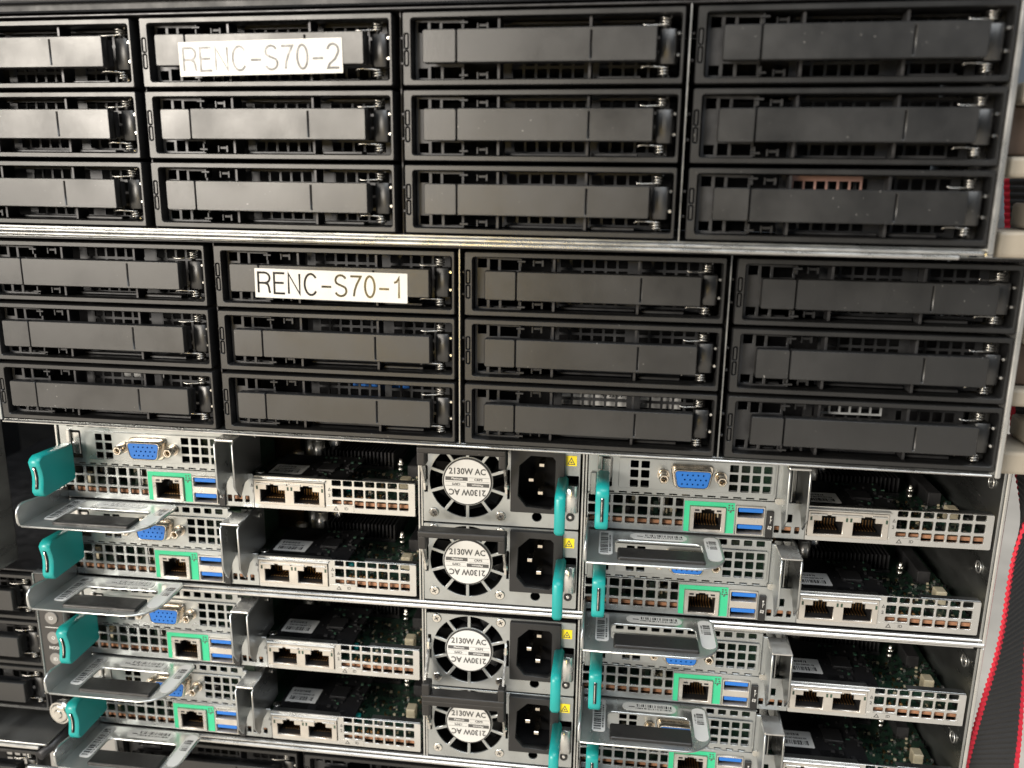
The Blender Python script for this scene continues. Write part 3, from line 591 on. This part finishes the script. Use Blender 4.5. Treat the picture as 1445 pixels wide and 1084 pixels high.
    sheet('release_lever', [pr], 4.6, 63.4, 'teal', e, plane='YZ', bev=0.9)
    b = MB(); b.mesh(sheet_mesh([circ(69.2, -33.6, 1.95, 18), circ(69.2, -33.6, 1.1, 12)], 0.8, -0.7, bev=0.15)); b.mi = 1; b.cyl((69.2, 0.0, -33.6), (0, -1, 0), 1.05, 0.5, 12, 0.7); b.done('status_light', ('dark_plastic', 'capacitor_top'), e)
    for x, z in ((5.3, -34.9), (36.9, -35.0), (5.3, -2.9), (36.9, -2.9)):
        b = MB(); b.cyl((x, 0, z), (0, -1, 0), 2.5, 0.5, 18, 2.0); b.mi = 1
        for an in (0.5, 0.5 + math.pi / 2):
            c, n = math.cos(an), math.sin(an); b.quad([(x + 1.2 * c - 0.25 * n, -0.53, z + 1.2 * n + 0.25 * c), (x - 1.2 * c - 0.25 * n, -0.53, z - 1.2 * n + 0.25 * c), (x - 1.2 * c + 0.25 * n, -0.53, z - 1.2 * n - 0.25 * c), (x + 1.2 * c + 0.25 * n, -0.53, z + 1.2 * n - 0.25 * c)])
        b.done('screw', ('bright_metal', 'dark_metal'), e)
    # bail handle (up, or swung down)
    def Z(z): return z if not flip else 2 * cz - z
    h = MB(); h.box(0.6, 41.2, -15.0, -7.6, Z(1.7), Z(-1.5), 0.9, 3); h.box(0.6, 4.8, -14.7, -8.4, Z(-0.6), Z(-7.4), 0.9, 3); h.box(37.5, 41.2, -14.7, -8.4, Z(-0.6), Z(-7.4), 0.9, 3)
    g = h.done('handle', 'rubber', e)
    for x in (1.0, 39.2):
        h = MB(); t = bmesh.new(); V = [t.verts.new((xx, yy, Z(zz))) for xx in (x, x + 1.0) for yy, zz in ((-12.6, -5.0), (-9.0, -5.0), (0.6, -15.0), (0.6, -24.0), (-2.8, -23.0), (-3.4, -19.5))]
        t.faces.new(V[:6]); t.faces.new(V[6:][::-1])
        for k in range(6): t.faces.new((V[k], V[(k + 1) % 6], V[6 + (k + 1) % 6], V[6 + k]))
        bmesh.ops.recalc_face_normals(t, faces=t.faces); h.add(t)
        h.cyl((x - 0.5, -1.0, Z(-20)), (1, 0, 0), 1.7, 2.0, 12)
        h.done('handle_arm', 'bright_metal', g)
    return e
psu_up = make_psu(); psu_dn = make_psu(True)
for l in (1, 2, 3, 4):
    o = psu_dn if l == 3 else (psu_up if l == 1 else copy_tree(psu_up))
    o.matrix_world = at('n1' if l < 3 else 'n2', -25.5, 0, -40.2 * ((l - 1) % 2))
    tag(o, {1: 'topmost 2130W power supply with round fan grille, under the middle server', 2: 'second 2130W power supply from the top, black handle raised', 3: 'third 2130W power supply from the top, black handle swung down', 4: 'lowest 2130W power supply, black handle raised'}[l], 'power supply', 'power supplies in the middle stack')

# ------------------------------------------------------------------ node chassis
def node_chassis(key, label):
    e = empty('node_chassis', CH[key], label, 'server chassis')
    MB().box(-206.4, 229.2, 1.5, 420, 2.3, 3.0).done('top_cover', 'zinc_dull', e)
    MB().box(-206.4, 227.0, -0.6, 1.2, 2.2, 3.4, 0.3).done('front_lip', 'zinc_bright', e)
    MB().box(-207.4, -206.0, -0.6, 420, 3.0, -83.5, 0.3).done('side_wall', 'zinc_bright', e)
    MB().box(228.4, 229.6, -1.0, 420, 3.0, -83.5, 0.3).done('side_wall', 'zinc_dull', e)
    MB().box(229.75, 231.4, -1.4, 30, 3.2, -84.6, 0.45).done('side_edge', 'zinc_bright', e)
    for x in (-27.6, -26.2, 48.6, 50.0): MB().box(x, x + 0.9, -0.5, 300, 2.0, -80.8, 0.2).done('divider', 'zinc_bright', e)
    MB().box(-206, 229, 0.5, 420, -81.6, -82.3).done('bottom_sheet', 'zinc_dull', e)
    MB().box(-206.2, 229.8, -1.3, 1.0, -80.4, -81.8, 0.45).done('front_lip', 'zinc_bright', e)
    MB().box(-206.2, 231.0, -1.9, 0.6, -82.2, -84.2, 0.55).done('front_lip', 'zinc_bright', e)
    MB().box(-206, 229, 210, 211, 2.5, -82).done('midplane', 'black_interior', e)
    for x in (-27.4, 50.5, -205.8): pass
    for z in (-9.5, -50):
        b = MB(); b.mesh(sheet_mesh([circ(9.5, z, 3.0, 20), circ(9.5, z, 2.2, 20)], 0.5, 227.7, 'YZ', 0.1)); b.done('wall_emboss', 'zinc_bright', e)
    return e
node_chassis('n1', 'upper silver four-node chassis, directly under the middle server')
node_chassis('n2', 'lower silver four-node chassis, second from the middle server')

# ------------------------------------------------------------------ server under the stack: black carriers
CH['base'] = CH['n2'] @ Matrix.Translation((11.5 * MM, 10 * MM, -95.0 * MM))
b4 = storage_chassis('storage_server', 'base', 'black storage server at the very bottom, under the silver chassis')
for c in range(4):
    o = copy_tree(carrier); o.matrix_world = at('base', (c - 2) * PITCH, 0, 0)
    tag(o, 'black drive carrier at the bottom picture edge, %s from the left' % COLW[c], 'drive carrier', 'drive carriers in the bottom server')

# ------------------------------------------------------------------ neighbouring servers at the lower left
CH['side'] = CH['n2'] @ Matrix.Translation((-340.0 * MM, 5 * MM, 0.8 * MM))
e = empty('storage_server', CH['side'], 'black storage server at lower left with node button panel', 'server chassis')
MB().box(-40, 104.5, 2, 300, 1.2, 2.2, 0.2).done('top_cover', 'dark_metal', e)
MB().box(103.9, 104.7, 0.5, 300, 1.0, -80).done('side_wall', 'dark_metal', e)
MB().box(-40, 119, 60, 62, 2, -84).done('backplane', 'black_interior', e)
p = sheet('control_panel', [rr(105.0, 119.0, -62.5, 2.5, 0.8)], 6, -1.5, 'control_panel', e, bev=0.4)
sheet('panel_frame', [rr(104.2, 119.6, -63.5, 3.0, 0.8), rr(105.0, 119.0, -62.5, 2.5, 0.8)], 5, -2.0, 'zinc', p, bev=0.3)
for z, t in ((-22.5, 'ID'), (-34.0, 'O'), (-46.5, 'ID')):
    b = MB(); b.mesh(sheet_mesh([circ(112.3, z, 3.6, 24)], 1.0, -2.2, bev=0.25)); b.mi = 1; put_text(b, t, 2.6, 112.3, z, -2.24, 0.04); b.done('button', ('button_grey', 'white_label'), p)
b = MB(); put_text(b, 'NODE 4', 2.2, 112.3, -15.6, -1.53, 0.05); put_text(b, 'NODE', 2.4, 112.3, -40.2, -1.53, 0.05); b.box(108, 117, -1.54, -1.5, -28.0, -28.4); b.done('panel_text', 'white_label', p)
for r in range(3):
    o = copy_tree(carrier); o.matrix_world = at('side', 0, 0, -r * RP)
    tag(o, 'black drive carrier at the lower left picture edge, %s of three' % ROWW[r], 'drive carrier', 'drive carriers in the lower left server')
CH['side2'] = CH['n2'] @ Matrix.Translation((-340.0 * MM, -14 * MM, -85.5 * MM))
e = empty('storage_server', CH['side2'], 'steel-lidded server at the lower left corner with round thumb screw', 'server chassis')
b = MB(); b.mesh(sheet_mesh([rr(-40, 113.5, 0, 300, 1.0), circ(105.6, 20.5, 2.1, 16)], 1.2, -1.0, 'XY', 0.2)); b.done('lid', 'zinc_dull', e)
MB().box(-40, 109.5, -0.8, 1.2, -1.2, -3.0, 0.4).done('front_lip', 'zinc_bright', e)
b = MB(); b.tube([(118, 24, -1.5), (110.5, -2, -5.5)], 2.6, 12); b.done('rail_tube', 'dark_metal', e)
MB().box(105.5, 127, -6, -3.6, -9, -70, 0.8, 2).done('ear_plate', 'zinc', e)
b = MB(); b.cyl((118.5, 14, 14), (-0.15, -1, 0), 6.2, 6.5, 32); b.cyl((117.5, 7.6, 14), (-0.15, -1, 0), 5.4, 0.7, 32, 4.6); b.cyl((117.4, 6.9, 14), (-0.15, -1, 0), 2.6, 0.5, 24, 2.0); b.done('thumb_screw', 'bright_metal', e)
o = copy_tree(carrier); o.matrix_world = at('side2', 4, 1, -5.5)
tag(o, 'black drive carrier under the steel lid at the lower left corner', 'drive carrier', 'drive carriers in the lower left server')

# ------------------------------------------------------------------ surroundings at the edges
e = empty('equipment_above', CH['upper'], 'black equipment case resting above the upper server', 'equipment case')
MB().box(-300, 225, 1.0, 300, 3.0, 60, 0.6).done('case', 'cabinet_black', e)
MB().box(-300, 225, -2.2, 1.0, 6.0, 14, 0.9, 2).done('case_rim', 'cabinet_black', e)
b = MB(); b.box(-420, -205, 260, 262, -400, 250); b.box(-420, -418, -20, 260, -400, 250)
tag(b.done('cabinet_panel', 'cabinet_black'), 'dark cabinet panel behind the gap at left', 'panel')
o = MB().box(-258, -239.5, 12, 30, -84, -166, 2.0, 3).done('rack_post', 'zinc_dull'); tag(o, 'grey upright metal post at the left picture edge', 'post')

# ------------------------------------------------------------------ strap
def strap():
    e = empty('cargo_strap', frame(0, 0, 0, 0), 'black webbing strap with red edges hanging at the right', 'strap')
    n = 560; ks = [(60, 224, -12.5), (32, 229.5, -12.5), (10, 232.4, -12.5), (-69, 246.4, -12.5), (-104, 243.6, -4), (-118, 244, 0.6), (-135, 245.4, 2.6), (-173, 248.4, 4.6), (-243, 248, 11.2), (-330, 246, 13.1)]
    keys = [((60 - z) / 390.0, x, 46, z, hx * 0.91 + math.sqrt(13.2 ** 2 - hx * hx) * 0.42, -hx * 0.42 + math.sqrt(13.2 ** 2 - hx * hx) * 0.91) for z, x, hx in ks]
    def ev(t):
        for a, c in zip(keys, keys[1:]):
            if t <= c[0]:
                s = (t - a[0]) / (c[0] - a[0]); s = s * s * (3 - 2 * s) if False else s
                return [a[i] + (c[i] - a[i]) * s for i in range(1, 6)]
        return list(keys[-1][1:])
    raw = [ev(i / n) for i in range(n + 1)]
    sm = []
    for i in range(n + 1):
        w = [raw[min(n, max(0, i + k))] for k in range(-26, 27)]; sm.append([sum(v[j] for v in w) / len(w) for j in range(5)])
    def part(name, f0, f1, m, amp, cols, thick):
        b = MB(); bm = b.bm; rows = []
        for side in (-1, 1):
            R = []
            for i, (x, y, z, hx, hy) in enumerate(sm):
                C = Vector((x, y, z)); h = Vector((hx, hy, 0)); hl = h.length; h = h.normalized() * 13.2
                nrm = Vector((h.y, -h.x, 0)).normalized()
                R.append([bm.verts.new(C + h * (f0 + (f1 - f0) * k / cols) + nrm * side * (thick + amp * (1 if (i // 2) % 2 else -1))) for k in range(cols + 1)])
            rows.append(R)
        for s, R in enumerate(rows):
            for i in range(n):
                for k in range(cols):
                    q = (R[i][k], R[i + 1][k], R[i + 1][k + 1], R[i][k + 1]); bm.faces.new(q if s else q[::-1])
        for i in range(n):
            for k in (0, cols): bm.faces.new((rows[0][i][k], rows[0][i + 1][k], rows[1][i + 1][k], rows[1][i][k]))
        bmesh.ops.recalc_face_normals(bm, faces=bm.faces)
        return b.done(name, m, e)
    part('webbing', -0.82, 0.82, 'black_webbing', 0.24, 4, 0.6)
    part('red_edge', -1.0, -0.825, 'red_webbing', 0.26, 1, 0.6); part('red_edge', 0.825, 1.0, 'red_webbing', 0.2, 1, 0.55)
strap()

S.render.engine = 'CYCLES'
